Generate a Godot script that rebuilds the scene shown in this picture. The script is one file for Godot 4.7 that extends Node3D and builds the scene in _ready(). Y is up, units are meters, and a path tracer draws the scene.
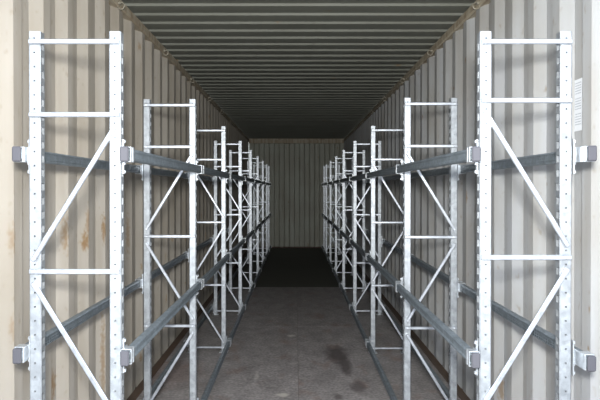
extends Node3D
# A shipping container with two rows of galvanised racking, looked into from its open door end.
# x to the right, z towards the door (the door plane is z = 0), y up from the container floor.

const HALF_W := 1.176          # inner half width of the container
const HEIGHT := 2.70
const LENGTH := 12.03
const CAM := Vector3(-0.02, 1.445, 1.945)
const FOCAL := 564.0           # pixels of a 600 x 400 frame
const FRAME_H := 2.0
const POST_W := 0.042          # across the container
const POST_D := 0.038          # along the container
const INNER := 0.638           # aisle face of the inner posts
const OUTER := 0.964           # wall face of the outer posts
const FIRST_Z := -0.05         # front face of the first frames
const BAY := 1.5
const BEAM_W := 0.030
const BEAM_H := 0.044

var M := {}
var used := {}
var mesh_cache := {}

# ---------------------------------------------------------------- helpers
func numbered(called: String) -> String:
	var n: int = used.get(called, 0)
	used[called] = n + 1
	return called if n == 0 else "%s_%03d" % [called, n]

func tag(o: Node, label: String, category: String, group := "") -> void:
	o.set_meta("label", label)
	o.set_meta("category", category)
	if group != "":
		o.set_meta("group", group)

func new_st() -> SurfaceTool:
	var st := SurfaceTool.new()
	st.begin(Mesh.PRIMITIVE_TRIANGLES)
	return st

# one quad a-b-c-d round its edge, facing along n
func quad(st: SurfaceTool, a: Vector3, b: Vector3, c: Vector3, d: Vector3, n: Vector3, uv := []) -> void:
	var real := (b - a).cross(c - a)
	if real.length() < 1e-12:
		real = (c - a).cross(d - a)
	var p := [a, b, c, d]
	var t: Array = uv if uv.size() == 4 else [Vector2(0, 0), Vector2(1, 0), Vector2(1, 1), Vector2(0, 1)]
	var order := [0, 1, 2, 0, 2, 3]
	if real.dot(n) > 0:
		order = [0, 2, 1, 0, 3, 2]
	for i in order:
		st.set_normal(n)
		st.set_uv(t[i])
		st.add_vertex(p[i])

# box with chamfered edges, transformed by t
func bevel_box(st: SurfaceTool, size: Vector3, bev: float, t: Transform3D) -> void:
	var h := size * 0.5
	var b: float = min(bev, min(h.x, min(h.y, h.z)) * 0.9)
	var i := h - Vector3(b, b, b)
	var P := func(v: Vector3) -> Vector3: return t * v
	for ax in 3:
		var u := (ax + 1) % 3
		var w := (ax + 2) % 3
		for s in [-1.0, 1.0]:
			var n := Vector3.ZERO
			n[ax] = s
			var cs := []
			for q in [[-1, -1], [1, -1], [1, 1], [-1, 1]]:
				var v := Vector3.ZERO
				v[ax] = s * h[ax]
				v[u] = q[0] * i[u]
				v[w] = q[1] * i[w]
				cs.append(P.call(v))
			quad(st, cs[0], cs[1], cs[2], cs[3], (t.basis * n).normalized())
		# edges running along ax
		for su in [-1.0, 1.0]:
			for sw in [-1.0, 1.0]:
				var e := []
				for q in [[-1, 0], [1, 0], [1, 1], [-1, 1]]:
					var v := Vector3.ZERO
					v[ax] = q[0] * i[ax]
					v[u] = su * (h[u] if q[1] == 0 else i[u])
					v[w] = sw * (i[w] if q[1] == 0 else h[w])
					e.append(P.call(v))
				var n := Vector3.ZERO
				n[u] = su
				n[w] = sw
				quad(st, e[0], e[1], e[2], e[3], (t.basis * n).normalized())
	for sx in [-1.0, 1.0]:
		for sy in [-1.0, 1.0]:
			for sz in [-1.0, 1.0]:
				var n: Vector3 = (t.basis * Vector3(sx, sy, sz)).normalized()
				var a: Vector3 = P.call(Vector3(sx * h.x, sy * i.y, sz * i.z))
				var c: Vector3 = P.call(Vector3(sx * i.x, sy * h.y, sz * i.z))
				var d: Vector3 = P.call(Vector3(sx * i.x, sy * i.y, sz * h.z))
				quad(st, a, c, d, d, n)

func box_mesh(size: Vector3, bev: float, t := Transform3D.IDENTITY) -> ArrayMesh:
	var st := new_st()
	bevel_box(st, size, bev, t)
	return st.commit()

func obj(called: String, mesh: Mesh, m: Material, parent: Node, at := Vector3.ZERO) -> MeshInstance3D:
	var o := MeshInstance3D.new()
	o.name = numbered(called) if parent == self else called
	o.mesh = mesh
	o.material_override = m
	o.position = at
	o.cast_shadow = GeometryInstance3D.SHADOW_CASTING_SETTING_ON
	parent.add_child(o, true)
	return o

func struct(called: String, mesh: Mesh, m: Material, label: String, category: String, at := Vector3.ZERO) -> MeshInstance3D:
	var o := obj(called, mesh, m, self, at)
	o.set_meta("kind", "structure")
	tag(o, label, category)
	return o

func thing(called: String, label: String, category: String, at := Vector3.ZERO, group := "") -> Node3D:
	var o := Node3D.new()
	o.name = numbered(called)
	o.position = at
	add_child(o, true)
	tag(o, label, category, group)
	return o

func noise(seed_: int, freq: float, octaves := 3) -> FastNoiseLite:
	var n := FastNoiseLite.new()
	n.seed = seed_
	n.noise_type = FastNoiseLite.TYPE_SIMPLEX_SMOOTH
	n.frequency = freq
	n.fractal_octaves = octaves
	return n

func mat(c: Color, rough: float, metal := 0.0) -> StandardMaterial3D:
	var m := StandardMaterial3D.new()
	m.albedo_color = c
	m.roughness = rough
	m.metallic = metal
	return m

# cloudy zinc: a triplanar texture of the spangle
func zinc(c: Color, rough: float, metal: float, seed_: int, spread: float) -> StandardMaterial3D:
	var m := mat(c, rough, metal)
	var img := Image.create(256, 256, false, Image.FORMAT_RGB8)
	var coarse := noise(seed_, 0.03, 2)
	var cells := FastNoiseLite.new()
	cells.seed = seed_ + 1
	cells.noise_type = FastNoiseLite.TYPE_CELLULAR
	cells.cellular_return_type = FastNoiseLite.RETURN_CELL_VALUE
	cells.frequency = 0.09
	for y in 256:
		for x in 256:
			var v := 1.0 - spread * (0.5 + 0.35 * cells.get_noise_2d(x, y) + 0.4 * coarse.get_noise_2d(x, y))
			img.set_pixel(x, y, Color(v, v, v))
	m.albedo_texture = ImageTexture.create_from_image(img)
	m.uv1_triplanar = true
	m.uv1_world_triplanar = true
	m.uv1_scale = Vector3(2.2, 2.2, 2.2)
	return m

# painted steel: base paint, dirt streaks, scratches and rust spots. Pixels are placed in metres
# (u along the panel, v up). spots: [u, v, ru, rv, strength]
func paint_texture(px: Vector2i, metres: Vector2, base: Color, dirt: Color, amount: float, seed_: int, spots: Array, pitch: float, phase: float) -> ImageTexture:
	var rust := Color(0.42, 0.29, 0.15)
	var img := Image.create(px.x, px.y, false, Image.FORMAT_RGB8)
	var streak := noise(seed_, 1.0, 3)
	var cloud := noise(seed_ + 5, 1.0, 4)
	var speck := noise(seed_ + 9, 1.0, 2)
	var rng := RandomNumberGenerator.new()
	rng.seed = seed_
	var all := spots.duplicate()
	for k in int(metres.x * 5.0):
		var u := rng.randf() * metres.x
		if u < 0.6:
			continue
		if pitch > 0.0:   # chips sit on the edges of the corrugation
			u = floor(u / pitch) * pitch + phase + rng.randf_range(-0.02, 0.02)
		all.append([u, rng.randf() * metres.y, rng.randf_range(0.006, 0.02), rng.randf_range(0.01, 0.05), rng.randf_range(0.35, 0.8)])
	for y in px.y:
		var v := (1.0 - (y + 0.5) / px.y) * metres.y
		for x in px.x:
			var u := (x + 0.5) / px.x * metres.x
			var d: float = 0.30 + 0.5 * cloud.get_noise_2d(u * 1.6, v * 1.3) + 0.45 * streak.get_noise_2d(u * 9.0, v * 0.7)
			var s := speck.get_noise_2d(u * 22.0, v * 12.0)
			var c := base.lerp(dirt, clampf(d, 0.0, 1.0) * amount)
			if s > 0.55:
				c = c.lerp(dirt, (s - 0.55) * 1.6)
			img.set_pixel(x, y, c)
	for sp in all:
		var x0 := int((sp[0] - sp[2] * 1.5) / metres.x * px.x)
		var x1 := int((sp[0] + sp[2] * 1.5) / metres.x * px.x) + 1
		var y0 := int((1.0 - (sp[1] + sp[3] * 1.5) / metres.y) * px.y)
		var y1 := int((1.0 - (sp[1] - sp[3] * 1.5) / metres.y) * px.y) + 1
		for y in range(maxi(y0, 0), mini(y1, px.y)):
			for x in range(maxi(x0, 0), mini(x1, px.x)):
				var u := (x + 0.5) / px.x * metres.x
				var v := (1.0 - (y + 0.5) / px.y) * metres.y
				var r := Vector2((u - sp[0]) / sp[2], (v - sp[1]) / sp[3]).length() + 0.7 * speck.get_noise_2d(u * 60.0, v * 30.0)
				if r < 1.0:
					img.set_pixel(x, y, img.get_pixel(x, y).lerp(rust, clampf((1.0 - r) * 1.4, 0.0, 1.0) * sp[4] * 0.75))
	return ImageTexture.create_from_image(img)

func panel_mat(tex: Texture2D, rough: float) -> StandardMaterial3D:
	var m := mat(Color.WHITE, rough)
	m.albedo_texture = tex
	return m

# A folded sheet: prof is a list of (s, depth); the sheet runs along dir_s from org, is folded along
# dir_d and spans span_v. It has a thickness and closed ends.
func folded_sheet(prof: PackedVector2Array, org: Vector3, dir_s: Vector3, dir_d: Vector3, span_v: Vector3, thick: float, uv_len: float) -> ArrayMesh:
	var st := new_st()
	for k in prof.size() - 1:
		var a := prof[k]
		var b := prof[k + 1]
		var pa := org + dir_s * a.x + dir_d * a.y
		var pb := org + dir_s * b.x + dir_d * b.y
		var e := b - a
		var n2 := Vector2(-e.y, e.x).normalized()     # towards +depth
		if n2.y < 0:
			n2 = -n2
		var n := (dir_s * n2.x + dir_d * n2.y).normalized()
		var u0 := a.x / uv_len
		var u1 := b.x / uv_len
		var uv := [Vector2(u0, 1), Vector2(u1, 1), Vector2(u1, 0), Vector2(u0, 0)]
		quad(st, pa, pb, pb + span_v, pa + span_v, n, uv)
		var o := dir_d * -thick
		quad(st, pa + o, pb + o, pb + span_v + o, pa + span_v + o, -n, uv)
		quad(st, pa, pb, pb + o, pa + o, -span_v.normalized())
		quad(st, pa + span_v, pb + span_v, pb + span_v + o, pa + span_v + o, span_v.normalized())
	for k in [0, prof.size() - 1]:
		var p := org + dir_s * prof[k].x + dir_d * prof[k].y
		var o := dir_d * -thick
		quad(st, p, p + span_v, p + span_v + o, p + o, dir_s * (-1.0 if k == 0 else 1.0))
	return st.commit()

# trapezoid waves: depth 0 on the ridge (towards the room), -deep in the valley
func waves(length: float, ridge: float, slope: float, valley: float, deep: float, start: float) -> PackedVector2Array:
	var p := PackedVector2Array()
	var pitch := ridge + 2.0 * slope + valley
	var s := start - pitch
	p.append(Vector2(0, 0))
	while s < length:
		for q in [[0.0, 0.0], [ridge, 0.0], [ridge + slope, -deep], [ridge + slope + valley, -deep]]:
			var at: float = s + q[0]
			if at > 0.004 and at < length - 0.004:
				if p.size() == 1 and q[1] != 0.0:
					p[0] = Vector2(0, -deep if q[0] > ridge + slope else 0.0)
				p.append(Vector2(at, q[1]))
		s += pitch
	p.append(Vector2(length, p[p.size() - 1].y))
	return p

# ---------------------------------------------------------------- racking
# The upright: a chamfered tube, slotted on the two faces across the container and drilled on the two along it.
# Its origin is at the floor, on the tube's axis.
func post_mesh() -> ArrayMesh:
	if mesh_cache.has("post"):
		return mesh_cache.post
	var st := new_st()
	var hx := POST_W / 2
	var hz := POST_D / 2
	var c := 0.004
	# chamfers
	for sx in [-1.0, 1.0]:
		for sz in [-1.0, 1.0]:
			var a := Vector3(sx * hx, 0.0, sz * (hz - c))
			var b := Vector3(sx * (hx - c), 0.0, sz * hz)
			var up := Vector3(0, FRAME_H, 0)
			quad(st, a, b, b + up, a + up, Vector3(sx, 0, sz).normalized())
	var pitch := 0.05
	var count := int(FRAME_H / pitch)
	# faces across z with round-ish holes, faces across x with long slots
	for face in 4:
		var along_x := face < 2            # the face's width runs along x
		var s := -1.0 if face % 2 == 0 else 1.0
		var half := (hx if along_x else hz) - c
		var hw := 0.0032 if along_x else 0.0100   # half width of the opening
		var hh := 0.0032 if along_x else 0.0125   # half height
		var off := 0.0 if along_x else 0.0
		var shift := 0.0 if along_x else 0.025
		var n := Vector3(0, 0, s) if along_x else Vector3(s, 0, 0)
		var P := func(w: float, y: float) -> Vector3:
			return Vector3(w, y, s * hz) if along_x else Vector3(s * hx, y, w)
		quad(st, P.call(-half, 0.0), P.call(off - hw, 0.0), P.call(off - hw, FRAME_H), P.call(-half, FRAME_H), n)
		quad(st, P.call(off + hw, 0.0), P.call(half, 0.0), P.call(half, FRAME_H), P.call(off + hw, FRAME_H), n)
		var y := 0.0
		for k in count:
			var yc := k * pitch + 0.025 + shift
			if yc + hh > FRAME_H:
				break
			quad(st, P.call(off - hw, y), P.call(off + hw, y), P.call(off + hw, yc - hh), P.call(off - hw, yc - hh), n)
			y = yc + hh
		quad(st, P.call(off - hw, y), P.call(off + hw, y), P.call(off + hw, FRAME_H), P.call(off - hw, FRAME_H), n)
	mesh_cache.post = st.commit()
	return mesh_cache.post

# Beam of length l lying along z from 0 to -l, its solid face towards +x, its perforated face towards -x
func beam_mesh(l: float) -> ArrayMesh:
	var key := "beam%.3f" % l
	if mesh_cache.has(key):
		return mesh_cache[key]
	var st := new_st()
	var hx := BEAM_W / 2
	var hy := BEAM_H / 2
	var c := 0.005
	var end := Vector3(0, 0, -l)
	# outline without the perforated side; a shallow step runs along the solid face
	var out := [Vector2(-hx, hy - c), Vector2(-hx + c, hy), Vector2(hx - c, hy), Vector2(hx, hy - c), Vector2(hx, 0.012), Vector2(hx - 0.004, 0.007), Vector2(hx - 0.004, -0.007), Vector2(hx, -0.012), Vector2(hx, -hy + c), Vector2(hx - c, -hy), Vector2(-hx + c, -hy), Vector2(-hx, -hy + c)]
	for k in out.size() - 1:
		var a: Vector2 = out[k]
		var b: Vector2 = out[k + 1]
		var n := Vector3(-(b - a).y, (b - a).x, 0).normalized()
		if n.dot(Vector3(a.x + b.x, a.y + b.y, 0)) < 0 and absf(a.y) > 0.012:
			n = -n
		if absf(a.y) <= 0.0121 and n.x < 0:
			n = -n
		var pa := Vector3(a.x, a.y, 0)
		var pb := Vector3(b.x, b.y, 0)
		quad(st, pa, pb, pb + end, pa + end, n)
	# perforated side: three bands with two rows of slots between
	var n := Vector3(-1, 0, 0)
	var rows := [[-hy + c, -0.0145], [-0.0075, -0.0035], [0.0035, 0.0075], [0.0145, hy - c]]
	for r in rows:
		var a := Vector3(-hx, r[0], 0)
		var b := Vector3(-hx, r[1], 0)
		quad(st, a, b, b + end, a + end, n)
	for r in [[-0.0145, -0.0075], [-0.0035, 0.0035], [0.0075, 0.0145]]:
		var z := 0.0
		var pitch := 0.020
		for k in int(l / pitch):
			var z1 := -(k + 0.5) * pitch + 0.005
			var a := Vector3(-hx, r[0], z)
			var b := Vector3(-hx, r[1], z)
			quad(st, a, b, Vector3(-hx, r[1], z1), Vector3(-hx, r[0], z1), n)
			z = z1 - 0.010
		quad(st, Vector3(-hx, r[0], z), Vector3(-hx, r[1], z), Vector3(-hx, r[1], -l), Vector3(-hx, r[0], -l), n)
	for e in [0.0, -l]:
		quad(st, Vector3(-hx, -hy + c, e), Vector3(hx, -hy + c, e), Vector3(hx, hy - c, e), Vector3(-hx, hy - c, e), Vector3(0, 0, 1.0 if e == 0.0 else -1.0))
	mesh_cache[key] = st.commit()
	return mesh_cache[key]

# The end bracket: a tall toothed plate against the post (at -x) and a sleeve round the beam. It starts at z = 0;
# the post's axis lies ahead at z = -reach
func bracket_mesh(reach: float) -> ArrayMesh:
	var key := "bracket%.3f" % reach
	if mesh_cache.has(key):
		return mesh_cache[key]
	var st := new_st()
	var px := -BEAM_W / 2 - 0.0055
	var pz := -maxf(reach, 0.012)
	bevel_box(st, Vector3(0.005, 0.125, 0.018), 0.0015, Transform3D(Basis(), Vector3(px, -0.006, pz)))
	for yy in [0.048, 0.010, -0.030, -0.060]:
		bevel_box(st, Vector3(0.008, 0.012, 0.012), 0.002, Transform3D(Basis(), Vector3(px + 0.004, yy, pz)))
	# sleeve: two outer straps, an inner plate, top and bottom lips
	for zz in [-0.020, -0.043]:
		bevel_box(st, Vector3(0.004, BEAM_H + 0.010, 0.016), 0.0015, Transform3D(Basis(), Vector3(BEAM_W / 2 + 0.002, 0, zz)))
	var il := maxf(reach + 0.02, 0.046)
	bevel_box(st, Vector3(0.004, 0.054, il), 0.0015, Transform3D(Basis(), Vector3(-BEAM_W / 2 - 0.001, 0, -0.004 - il / 2)))
	for s in [-1.0, 1.0]:
		bevel_box(st, Vector3(BEAM_W + 0.006, 0.004, 0.040), 0.0015, Transform3D(Basis(), Vector3(0, s * (BEAM_H / 2 + 0.003), -0.032)))
	mesh_cache[key] = st.commit()
	return mesh_cache[key]

func cap_mesh() -> ArrayMesh:
	if not mesh_cache.has("cap"):
		mesh_cache.cap = box_mesh(Vector3(BEAM_W - 0.001, 0.053, 0.014), 0.004)
	return mesh_cache.cap

func brace_mesh(l: float) -> ArrayMesh:
	var key := "brace%.4f" % l
	if not mesh_cache.has(key):
		var st := new_st()
		bevel_box(st, Vector3(l, 0.0180, 0.010), 0.003, Transform3D.IDENTITY)
		mesh_cache[key] = st.commit()
	return mesh_cache[key]

func bolt_mesh() -> ArrayMesh:
	if not mesh_cache.has("bolt"):
		var c := CylinderMesh.new()
		c.top_radius = 0.0045
		c.bottom_radius = 0.005
		c.height = 0.005
		c.radial_segments = 8
		c.rings = 1
		var st := new_st()
		st.append_from(c, 0, Transform3D(Basis(Vector3.RIGHT, PI / 2), Vector3.ZERO))
		mesh_cache.bolt = st.commit()
	return mesh_cache.bolt

const ORD := ["first", "second", "third", "fourth", "fifth", "sixth", "seventh", "eighth", "last"]

func frame_z(i: int, side := -1) -> float:
	var nearer: float = [0.0, 0.055, 0.03, 0.0, 0.0, 0.0, 0.0, 0.0, 0.0][i] if side > 0 else 0.0   # the right row is not spaced quite evenly
	return FIRST_Z - BAY * i + nearer if i < 8 else FIRST_Z - BAY * 7.0 - 0.92

# the right row stands a little further out behind its first frame
func row_shift(side: int, i: int) -> float:
	return [-0.006, 0.004, 0.004, 0.005, 0.004, 0.003, 0.002, 0.001, 0.0][i] if side > 0 else 0.0

# side -1 left, +1 right. flip mirrors the lacing. up lifts the bracing by one hole.
func upright_frame(side: int, i: int, flip: bool, up: float) -> void:
	var row := "left" if side < 0 else "right"
	var how: String = "nearest the camera" if i == 0 else ("closest to the end wall" if i == 8 else "%s back from the doorway" % ORD[i])
	var t := thing("upright_frame", "galvanised ladder frame of the %s rack row, %s" % [row, how], "rack frame", Vector3(side * (INNER + OUTER) / 2 + row_shift(side, i), 0, frame_z(i, side) - POST_D / 2), "upright frames of the two rack rows")
	var xs := (OUTER - INNER - POST_W) / 2
	for s in [-1.0, 1.0]:
		var p := obj("post", post_mesh(), M.post, t, Vector3(s * xs, 0.004, 0))
		obj("foot_plate", box_mesh(Vector3(0.075, 0.004, 0.062), 0.001), M.bracket, p, Vector3(0, -0.002, 0))
	var zf := POST_D / 2 + 0.0055
	var tops := [0.034, 0.291 - up, 0.845 - up, 1.40 - up, 1.953]
	var bars := []
	for d in tops:
		bars.append(FRAME_H - d)
	for y in bars:
		var b := obj("crossbar", brace_mesh(2 * xs + POST_W - 0.006), M.brace, t, Vector3(0, y, zf))
		for s in [-1.0, 1.0]:
			obj("bolt", bolt_mesh(), M.bracket, b, Vector3(s * xs, 0, 0.007))
	# lacing in the three lower panels, turning round in each
	var dirn := -1.0 if flip else 1.0      # +1: starts high at the aisle post
	for k in 3:
		var ya: float = bars[k + 1] - 0.046
		var yb: float = bars[k + 2] + 0.046
		var aisle := -side * xs
		var a := Vector3(aisle * dirn, ya, zf)
		var b := Vector3(-aisle * dirn, yb, zf)
		var v := b - a
		var d := obj("diagonal", brace_mesh(snappedf(v.length() + 0.02, 0.0001)), M.brace, t, (a + b) / 2)
		d.rotation.z = atan2(v.y, v.x)
		for s in [-1.0, 1.0]:
			obj("bolt", bolt_mesh(), M.bracket, d, Vector3(s * v.length() / 2, 0, 0.007))
		dirn = -dirn

# level 0 upper, 1 lower, 2 floor; wall_side: hooked on the outer posts
func beam(side: int, i: int, level: int, wall_side: bool) -> void:
	var row := "left" if side < 0 else "right"
	var lv: String = ["upper", "middle", "floor-level"][level]
	var y: float = [1.568, 0.858, 0.085][level]
	if level == 1 and side > 0:
		y -= 0.008
	if level == 1 and side < 0 and wall_side:
		y += 0.008
	var at: String
	if i == 0:
		at = "in the nearest bay"
	elif i == 7:
		at = "in the short bay at the end wall"
	else:
		at = "between %s and %s frames" % [ORD[i], ORD[i + 1]]
	var face := "wall" if wall_side else "aisle"
	var z0 := frame_z(i, side) - POST_D / 2 - 0.001
	var z1 := frame_z(i + 1, side) - POST_D / 2 + 0.001
	var cap := i == 0
	if cap:
		z0 = frame_z(0) + (0.068 if wall_side and side > 0 else 0.034)
	if i == 7:
		z1 = frame_z(8) - POST_D - 0.012
	var x := side * (OUTER + 0.009 + BEAM_W / 2) if wall_side else side * (INNER - 0.009 - BEAM_W / 2)
	if side > 0:
		x += (0.003 if wall_side else -0.0075) if i == 0 else (row_shift(side, i) + row_shift(side, i + 1)) / 2
	var t := thing("rack_shelf_rail", "grey %s %s-side rail of %s rack row, %s" % [lv, face, row, at], "rack rail", Vector3(x, y, z0), "horizontal rails of the two rack rows")
	# solid face towards +x in the mesh: outwards from the posts
	var outward := side if wall_side else -side
	var turn := Basis() if outward > 0 else Basis.from_scale(Vector3(-1, 1, 1))
	var l := snappedf(z0 - z1, 0.0005)
	var b := obj("bar", beam_mesh(l), M.beam, t)
	b.transform = Transform3D(turn, Vector3.ZERO)
	var b1 := obj("end_bracket", bracket_mesh(z0 - frame_z(0) + POST_D / 2 if cap else 0.0), M.bracket, t)
	b1.transform = Transform3D(turn, Vector3.ZERO)
	var b2 := obj("end_bracket", bracket_mesh(0.0), M.bracket, t)
	b2.transform = Transform3D(turn * Basis.from_scale(Vector3(1, 1, -1)), Vector3(0, 0, -l))
	if cap:
		obj("end_cap", cap_mesh(), M.cap, t, Vector3(0, 0, 0.004)).set_meta("label", "dull grey plastic end cap")

# ---------------------------------------------------------------- scene
func _ready() -> void:
	# camera: lens shift, hardly any tilt
	var cam := Camera3D.new()
	cam.name = "camera"
	cam.projection = Camera3D.PROJECTION_FRUSTUM
	cam.near = 0.05
	cam.far = 200.0
	cam.size = 0.05 * 400.0 / FOCAL
	var tilt := deg_to_rad(0.35)
	# vanishing point at pixel (295.6, 189.5)
	cam.frustum_offset = Vector2((300.0 - 295.6) / FOCAL * 0.05, (-(200.0 - 189.5) / FOCAL + tan(tilt)) * 0.05)
	cam.position = CAM
	cam.rotation.x = -tilt
	add_child(cam)
	cam.current = true

	var env := Environment.new()
	env.background_mode = Environment.BG_SKY
	var sky := Sky.new()
	var sm := ProceduralSkyMaterial.new()
	sm.sky_top_color = Color(0.80, 0.84, 0.90)
	sm.sky_horizon_color = Color(0.92, 0.93, 0.95)
	sm.ground_bottom_color = Color(0.45, 0.44, 0.42)
	sm.ground_horizon_color = Color(0.80, 0.81, 0.82)
	sm.sun_angle_max = 0.0
	sky.sky_material = sm
	env.sky = sky
	env.background_energy_multiplier = 4.2
	env.ambient_light_source = Environment.AMBIENT_SOURCE_SKY
	env.reflected_light_source = Environment.REFLECTION_SOURCE_SKY
	env.tonemap_mode = Environment.TONE_MAPPER_LINEAR
	env.tonemap_exposure = 1.0
	env.sdfgi_enabled = true
	env.ssao_enabled = true
	env.ssil_enabled = true
	var we := WorldEnvironment.new()
	we.name = "world_environment"
	we.environment = env
	add_child(we)

	# the flash: every crossbar throws its shadow on the side walls away from a point
	# 19 cm above the lens, 13 cm behind it
	var flash := SpotLight3D.new()
	flash.name = "flash_light"
	flash.position = Vector3(-0.02, 1.628, 2.06)
	flash.light_energy = 22.5
	flash.light_color = Color(1.0, 1.0, 0.985)
	flash.light_size = 0.075
	flash.spot_angle = 60.0
	flash.spot_range = 40.0
	flash.spot_attenuation = 2.0
	flash.spot_angle_attenuation = 1.0
	flash.shadow_enabled = true
	add_child(flash)

	make_materials()
	container()
	racks()
	fittings()

func make_materials() -> void:
	M.post = zinc(Color(0.68, 0.70, 0.72), 0.40, 0.7, 11, 0.22)
	M.brace = zinc(Color(0.76, 0.78, 0.81), 0.40, 0.85, 21, 0.18)
	M.beam = zinc(Color(0.50, 0.535, 0.56), 0.48, 0.45, 31, 0.25)
	M.bracket = zinc(Color(0.88, 0.90, 0.92), 0.38, 0.85, 41, 0.2)
	M.cap = mat(Color(0.24, 0.24, 0.265), 0.75)
	var paint_warm_lit := Color(0.60, 0.578, 0.545)  # left wall base; the warm light on this side is put into the tone
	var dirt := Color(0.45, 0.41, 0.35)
	# rust patches read off the photograph: [metres from the door, height, half sizes, strength]
	var left_spots := [[0.907, 1.29, 0.025, 0.10, 0.6], [1.18, 1.23, 0.03, 0.06, 0.9], [1.20, 1.33, 0.02, 0.10, 0.5], [1.47, 1.28, 0.02, 0.09, 0.8], [1.46, 0.50, 0.02, 0.32, 0.55], [0.82, 0.58, 0.035, 0.07, 0.8], [0.80, 0.50, 0.03, 0.05, 0.6], [0.362, 1.31, 0.02, 0.07, 0.4], [0.36, 0.95, 0.012, 0.06, 0.35], [1.74, 1.28, 0.018, 0.12, 0.6], [2.0, 1.2, 0.018, 0.16, 0.5], [1.62, 2.45, 0.02, 0.05, 0.5], [1.74, 0.5, 0.018, 0.3, 0.5]]
	M.wall_left = panel_mat(paint_texture(Vector2i(1600, 360), Vector2(LENGTH, HEIGHT), paint_warm_lit, dirt, 0.5, 3, left_spots, 0.278, 0.08), 0.62)
	var right_spots := [[0.354, 0.875, 0.008, 0.02, 0.8], [0.35, 1.03, 0.008, 0.02, 0.7], [1.25, 1.29, 0.012, 0.015, 0.7], [1.4, 0.35, 0.03, 0.10, 0.6], [2.1, 0.25, 0.03, 0.14, 0.7], [2.4, 0.3, 0.03, 0.16, 0.7], [2.7, 0.25, 0.03, 0.12, 0.6], [3.3, 0.2, 0.03, 0.1, 0.6]]
	M.wall_right = panel_mat(paint_texture(Vector2i(1600, 360), Vector2(LENGTH, HEIGHT), Color(0.61, 0.615, 0.62), dirt, 0.42, 77, right_spots, 0.278, 0.08), 0.62)  # same paint as the left wall, with bluish daylight put into its base colour
	M.wall_back = panel_mat(paint_texture(Vector2i(384, 384), Vector2(2.5, HEIGHT), Color(0.62, 0.63, 0.59), dirt, 0.4, 177, [], 0.25, 0.05), 0.62)
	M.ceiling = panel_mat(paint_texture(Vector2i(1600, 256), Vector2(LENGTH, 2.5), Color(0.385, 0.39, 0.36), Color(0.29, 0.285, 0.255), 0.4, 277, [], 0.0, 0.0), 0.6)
	M.rail = panel_mat(paint_texture(Vector2i(1200, 32), Vector2(LENGTH, 0.2), Color(0.66, 0.63, 0.56), Color(0.36, 0.27, 0.19), 0.75, 377, [], 0.0, 0.0), 0.65)
	M.edge = panel_mat(paint_texture(Vector2i(1200, 32), Vector2(LENGTH, 0.2), Color(0.30, 0.26, 0.23), Color(0.33, 0.22, 0.14), 0.8, 477, [], 0.0, 0.0), 0.8)
	M.ring = mat(Color(0.55, 0.53, 0.48), 0.5, 0.4)
	M.outside = mat(Color(0.30, 0.36, 0.42), 0.6)
	M.ground = mat(Color(0.60, 0.59, 0.57), 0.9)
	M.paper = mat(Color(0.90, 0.91, 0.92), 0.6)
	M.floor_wood = []
	var ply := Color(0.515, 0.495, 0.488)
	var soak := Color(0.29, 0.265, 0.26)
	var pale := Color(0.76, 0.74, 0.70)
	M.floor_wood.append(wood(ply, 600, []))
	M.floor_wood.append(wood(ply, 613, []))
	# the second pair carries the oil stains and the pale scuffs
	M.floor_wood.append(wood(ply, 626, [[1.11, 2.07, 0.05, 0.06, 0.7, pale], [1.06, 0.46, 0.05, 0.04, 0.7, pale], [0.85, 0.85, 0.02, 0.12, 0.35, pale], [0.20, 0.9, 0.25, 0.35, 0.25, Color(0.45, 0.33, 0.29)]]))
	M.floor_wood.append(wood(ply, 639, [[0.34, 1.42, 0.10, 0.30, 0.85, soak], [0.385, 1.12, 0.05, 0.26, 0.8, soak], [0.44, 0.62, 0.06, 0.16, 0.6, soak], [0.27, 0.42, 0.03, 0.05, 0.6, soak]]))
	M.floor_wood.append(wood(ply, 652, []))
	M.floor_wood.append(wood(ply, 665, []))
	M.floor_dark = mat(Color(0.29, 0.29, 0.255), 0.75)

# worn plywood, 2.5 m square; stains: [x, z, half x, half z, strength, colour] in metres from the sheet's near left corner
func wood(c: Color, seed_: int, stains: Array) -> StandardMaterial3D:
	var n := 640
	var img := Image.create(n, n, false, Image.FORMAT_RGB8)
	var grain := noise(seed_, 1.0, 3)
	var cloud := noise(seed_ + 1, 1.0, 4)
	var wear := noise(seed_ + 2, 1.0, 3)
	for y in n:
		for x in n:
			var u := x * 2.5 / n
			var v := y * 2.5 / n
			var g := 0.13 * grain.get_noise_2d(u * 8.0, v * 60.0) + 0.14 * cloud.get_noise_2d(u * 5.0, v * 3.0) + 0.20 * wear.get_noise_2d(u * 34.0, v * 34.0)
			var e := c * (1.0 + g)
			var w := wear.get_noise_2d(u * 5.0 + 40.0, v * 8.0)
			if w > 0.35:
				e = e.lerp(Color(0.66, 0.64, 0.62), (w - 0.35) * 1.1)
			var red := cloud.get_noise_2d(u * 3.0 + 90.0, v * 2.0)
			if red > 0.25:
				e = e.lerp(Color(0.46, 0.34, 0.29), (red - 0.25) * 0.9)
			for sp in stains:
				var r := Vector2((u - sp[0]) / sp[2], (v - sp[1]) / sp[3]).length() + 0.4 * cloud.get_noise_2d(u * 9.0, v * 5.0)
				if r < 1.15:
					e = e.lerp(sp[5], clampf((1.15 - r) * 1.5, 0.0, 1.0) * sp[4])
			img.set_pixel(x, y, Color(e.r, e.g, e.b))
	var m := mat(Color.WHITE, 0.55)
	m.albedo_texture = ImageTexture.create_from_image(img)
	return m

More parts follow.
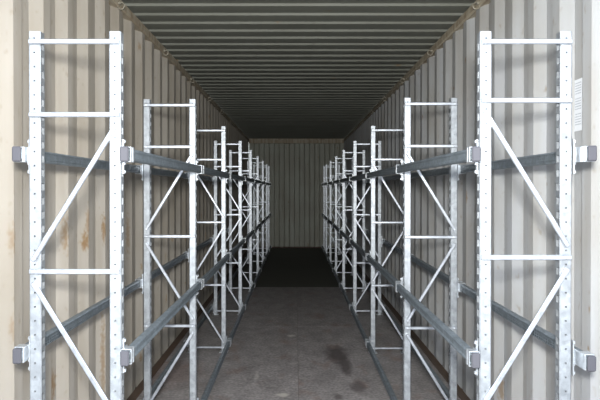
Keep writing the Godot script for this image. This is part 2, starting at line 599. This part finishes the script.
func container() -> void:
	# folded side walls: 72 mm ridges, 68 mm slopes, 70 mm valleys, 36 mm deep
	var prof := waves(LENGTH, 0.072, 0.068, 0.070, 0.036, 0.09)
	var wl := folded_sheet(prof, Vector3(-HALF_W, -0.1, 0), Vector3(0, 0, -1), Vector3(1, 0, 0), Vector3(0, HEIGHT + 0.06, 0), 0.004, LENGTH)
	struct("wall_left", wl, M.wall_left, "off-white corrugated steel side wall on the left, warm light put into its colour, rust spotted", "wall")
	var prof_r := waves(LENGTH, 0.072, 0.068, 0.070, 0.036, 0.06)
	var wr := folded_sheet(prof_r, Vector3(HALF_W, -0.1, 0), Vector3(0, 0, -1), Vector3(-1, 0, 0), Vector3(0, HEIGHT + 0.06, 0), 0.004, LENGTH)
	struct("wall_right", wr, M.wall_right, "corrugated steel side wall on the right, cool daylight put into its pale grey", "wall")
	var pb := waves(2.44, 0.098, 0.030, 0.092, 0.045, 0.06)
	var wb := folded_sheet(pb, Vector3(-1.22, -0.1, -LENGTH), Vector3(1, 0, 0), Vector3(0, 0, 1), Vector3(0, HEIGHT + 0.10, 0), 0.004, 2.44)
	struct("wall_back", wb, M.wall_back, "dim corrugated steel end wall of the container", "wall")
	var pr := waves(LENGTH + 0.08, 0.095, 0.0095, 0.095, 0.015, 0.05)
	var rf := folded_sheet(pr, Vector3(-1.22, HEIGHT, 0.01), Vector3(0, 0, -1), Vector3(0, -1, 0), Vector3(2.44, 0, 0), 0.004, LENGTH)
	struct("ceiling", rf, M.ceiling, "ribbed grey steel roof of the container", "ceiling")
	# top rails, end rail, floor edge angles
	var n := 0
	for side in [-1, 1]:
		n += 1
		var st := new_st()
		bevel_box(st, Vector3(0.075, 0.062, LENGTH + 0.1), 0.008, Transform3D(Basis(), Vector3(side * (HALF_W + 0.0225), HEIGHT - 0.040, -LENGTH / 2)))
		struct("trim_%d" % n, st.commit(), uv_along(M.rail), "brown stained top rail along the %s wall" % ("left" if side < 0 else "right"), "rail")
	n += 1
	struct("trim_%d" % n, box_mesh(Vector3(2.352, 0.14, 0.07), 0.006), uv_along(M.rail), "top rail above the end wall", "rail", Vector3(0, HEIGHT - 0.045, -LENGTH))
	for side in [-1, 1]:
		var word := "left" if side < 0 else "right"
		struct("baseboard_%s" % word, box_mesh(Vector3(0.060, 0.012, LENGTH - 0.06), 0.003), uv_along(M.edge), "rusty dark steel edge strip between %s wall and floor" % word, "edge strip", Vector3(side * (HALF_W - 0.031), 0.006, -LENGTH / 2))
	struct("baseboard_back", box_mesh(Vector3(2.30, 0.03, 0.03), 0.004), uv_along(M.edge), "steel lip at the foot of the end wall", "edge strip", Vector3(0, 0.015, -LENGTH + 0.02))
	# outer skin: door frame with posts, header and sill, side and roof backing
	n += 1
	for side in [-1, 1]:
		struct("trim_%d" % n, box_mesh(Vector3(0.10, HEIGHT + 0.06, 0.11), 0.01), M.outside, "steel corner post of the door end, %s" % ("left" if side < 0 else "right"), "corner post", Vector3(side * (HALF_W + 0.05), HEIGHT / 2, 0.056))
		n += 1
	struct("trim_%d" % n, box_mesh(Vector3(2.352, 0.11, 0.11), 0.01), M.outside, "steel header above the door opening", "header", Vector3(0, HEIGHT - 0.03, 0.056))
	n += 1
	struct("trim_%d" % n, box_mesh(Vector3(2.352, 0.15, 0.10), 0.01), M.outside, "steel sill below the door opening", "sill", Vector3(0, -0.077, 0.056))
	# floor: plywood sheets side by side in two columns, a dark plate floor at the far end
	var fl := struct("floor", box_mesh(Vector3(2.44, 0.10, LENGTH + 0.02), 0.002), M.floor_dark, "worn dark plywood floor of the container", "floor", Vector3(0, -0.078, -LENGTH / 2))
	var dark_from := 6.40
	var rng := RandomNumberGenerator.new()
	rng.seed = 5
	var rows := [0.0, 1.55, 3.98, dark_from]
	for r in rows.size() - 1:
		var l: float = rows[r + 1] - rows[r]
		var col := 0
		for xr in [[-1.176, 0.0], [0.0, 1.176]]:
			var w: float = xr[1] - xr[0]
			var sheet := obj("floor_board", sheet_mesh(w - 0.002, 0.028, l - 0.004), M.floor_wood[r * 2 + col], fl, Vector3((xr[0] + xr[1]) / 2, 0.064, LENGTH / 2 - (rows[r] + rows[r + 1]) / 2))
			sheet.set_meta("label", "worn brown plywood sheet")
			col += 1
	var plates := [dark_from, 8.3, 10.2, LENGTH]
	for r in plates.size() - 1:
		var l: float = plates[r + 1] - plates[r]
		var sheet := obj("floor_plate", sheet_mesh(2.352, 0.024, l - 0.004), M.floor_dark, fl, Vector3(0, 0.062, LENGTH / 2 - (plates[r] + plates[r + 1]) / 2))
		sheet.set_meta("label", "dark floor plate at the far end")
	# yard in front of the doors
	struct("ground", box_mesh(Vector3(60, 0.2, 60), 0.01), M.ground, "concrete yard in front of the container", "ground", Vector3(0, -0.30, 0))

func sheet_mesh(w: float, h: float, l: float) -> ArrayMesh:
	var st := new_st()
	var a := Vector3(-w / 2, h / 2, l / 2)
	var b := Vector3(w / 2, h / 2, l / 2)
	var c := Vector3(w / 2, h / 2, -l / 2)
	var d := Vector3(-w / 2, h / 2, -l / 2)
	var k := 2.5
	quad(st, a, b, c, d, Vector3.UP, [Vector2(0, 0), Vector2(w / k, 0), Vector2(w / k, l / k), Vector2(0, l / k)])
	var o := Vector3(0, -h, 0)
	quad(st, a, b, b + o, a + o, Vector3(0, 0, 1))
	quad(st, b, c, c + o, b + o, Vector3(1, 0, 0))
	quad(st, c, d, d + o, c + o, Vector3(0, 0, -1))
	quad(st, d, a, a + o, d + o, Vector3(-1, 0, 0))
	quad(st, a + o, b + o, c + o, d + o, Vector3.DOWN)
	return st.commit()

func uv_along(m: StandardMaterial3D) -> StandardMaterial3D:
	m.uv1_triplanar = true
	m.uv1_world_triplanar = true
	m.uv1_scale = Vector3(0.6, 3.0, 0.6)
	return m

func racks() -> void:
	var flips := {-1: [false, false, true, true, true, false, true, false, true], 1: [false, false, false, true, false, true, false, true, false]}
	for side in [-1, 1]:
		for i in 9:
			upright_frame(side, i, flips[side][i], 0.05 if side > 0 and i == 0 else 0.0)
		for level in 3:
			for i in 8:
				if level == 2 and i == 0:
					continue     # below the picture
				beam(side, i, level, false)
				beam(side, i, level, true)

func fittings() -> void:
	# lashing rings under the top rails
	var ring := TorusMesh.new()
	ring.inner_radius = 0.018
	ring.outer_radius = 0.026
	ring.rings = 16
	ring.ring_segments = 8
	for side in [-1, 1]:
		for k in 8:
			var z := -1.70 - 1.25 * k
			var word := "left" if side < 0 else "right"
			var where: String = "nearest the door" if k == 0 else "%s from the door" % ORD[k]
			var t := thing("lashing_ring", "small steel lashing ring under the %s top rail, %s" % [word, where], "lashing ring", Vector3(side * (HALF_W - 0.030), HEIGHT - 0.070, z), "lashing rings along the top rails")
			var r := obj("ring", ring, M.ring, t)
			r.rotation = Vector3(PI / 2, 0, 0)
			obj("lug", box_mesh(Vector3(0.03, 0.018, 0.03), 0.004), M.ring, t, Vector3(side * 0.014, 0.016, 0))

	# notice stuck on a ridge of the right wall beside the first frame
	var img := Image.create(64, 160, false, Image.FORMAT_RGB8)
	img.fill(Color(0.80, 0.81, 0.82))
	var rng := RandomNumberGenerator.new()
	rng.seed = 8
	for row in 17:
		if row % 6 == 5:
			continue
		var x := 6
		while x < 58:
			var w := rng.randi_range(3, 9)
			img.fill_rect(Rect2i(x, 10 + row * 8, mini(w, 58 - x), 3), Color(0.55, 0.57, 0.60))
			x += w + 2
	var note := mat(Color.WHITE, 0.5)
	note.albedo_texture = ImageTexture.create_from_image(img)
	var st := new_st()
	var nx := HALF_W + 0.036 - 0.0022
	var a := Vector3(nx, 1.70, -0.481)
	var b := Vector3(nx, 1.70, -0.545)
	var up := Vector3(0, 0.225, 0)
	quad(st, a, b, b + up, a + up, Vector3(-1, 0, 0), [Vector2(0, 1), Vector2(1, 1), Vector2(1, 0), Vector2(0, 0)])
	var o := Vector3(0.0015, 0, 0)
	quad(st, a, a + up, a + up + o, a + o, Vector3(0, 0, 1))
	quad(st, b, b + up, b + up + o, b + o, Vector3(0, 0, -1))
	quad(st, a + up, b + up, b + up + o, a + up + o, Vector3(0, 1, 0))
	quad(st, a, b, b + o, a + o, Vector3(0, -1, 0))
	var paper := obj("notice_sticker", st.commit(), note, self)
	tag(paper, "white printed notice sticker on the right wall beside the nearest frame", "sticker")

	# the flash on its stand, behind the camera
	var black := mat(Color(0.05, 0.05, 0.05), 0.6)
	var glow := mat(Color(0.9, 0.9, 0.9), 0.5)
	glow.emission_enabled = true
	glow.emission = Color(1.0, 0.985, 0.96)
	glow.emission_energy_multiplier = 2.0
	var fl := thing("flash_lamp", "black flash lamp on a light stand behind the camera", "flash lamp", Vector3(-0.02, -0.2, 2.13))
	obj("head", box_mesh(Vector3(0.10, 0.07, 0.09), 0.006), black, fl, Vector3(0, 1.828, 0))
	obj("lens", box_mesh(Vector3(0.085, 0.055, 0.006), 0.002), glow, fl, Vector3(0, 1.828, -0.048))
	obj("pole", box_mesh(Vector3(0.022, 1.72, 0.022), 0.005), black, fl, Vector3(0, 0.93, 0.02))
	for k in 3:
		var an := TAU * k / 3.0 + PI / 2
		var leg := obj("leg", box_mesh(Vector3(0.016, 0.62, 0.016), 0.003), black, fl, Vector3(cos(an) * 0.23, 0.205, 0.02 + sin(an) * 0.23))
		leg.basis = Basis(Vector3(sin(an), 0, -cos(an)).normalized(), 0.84)
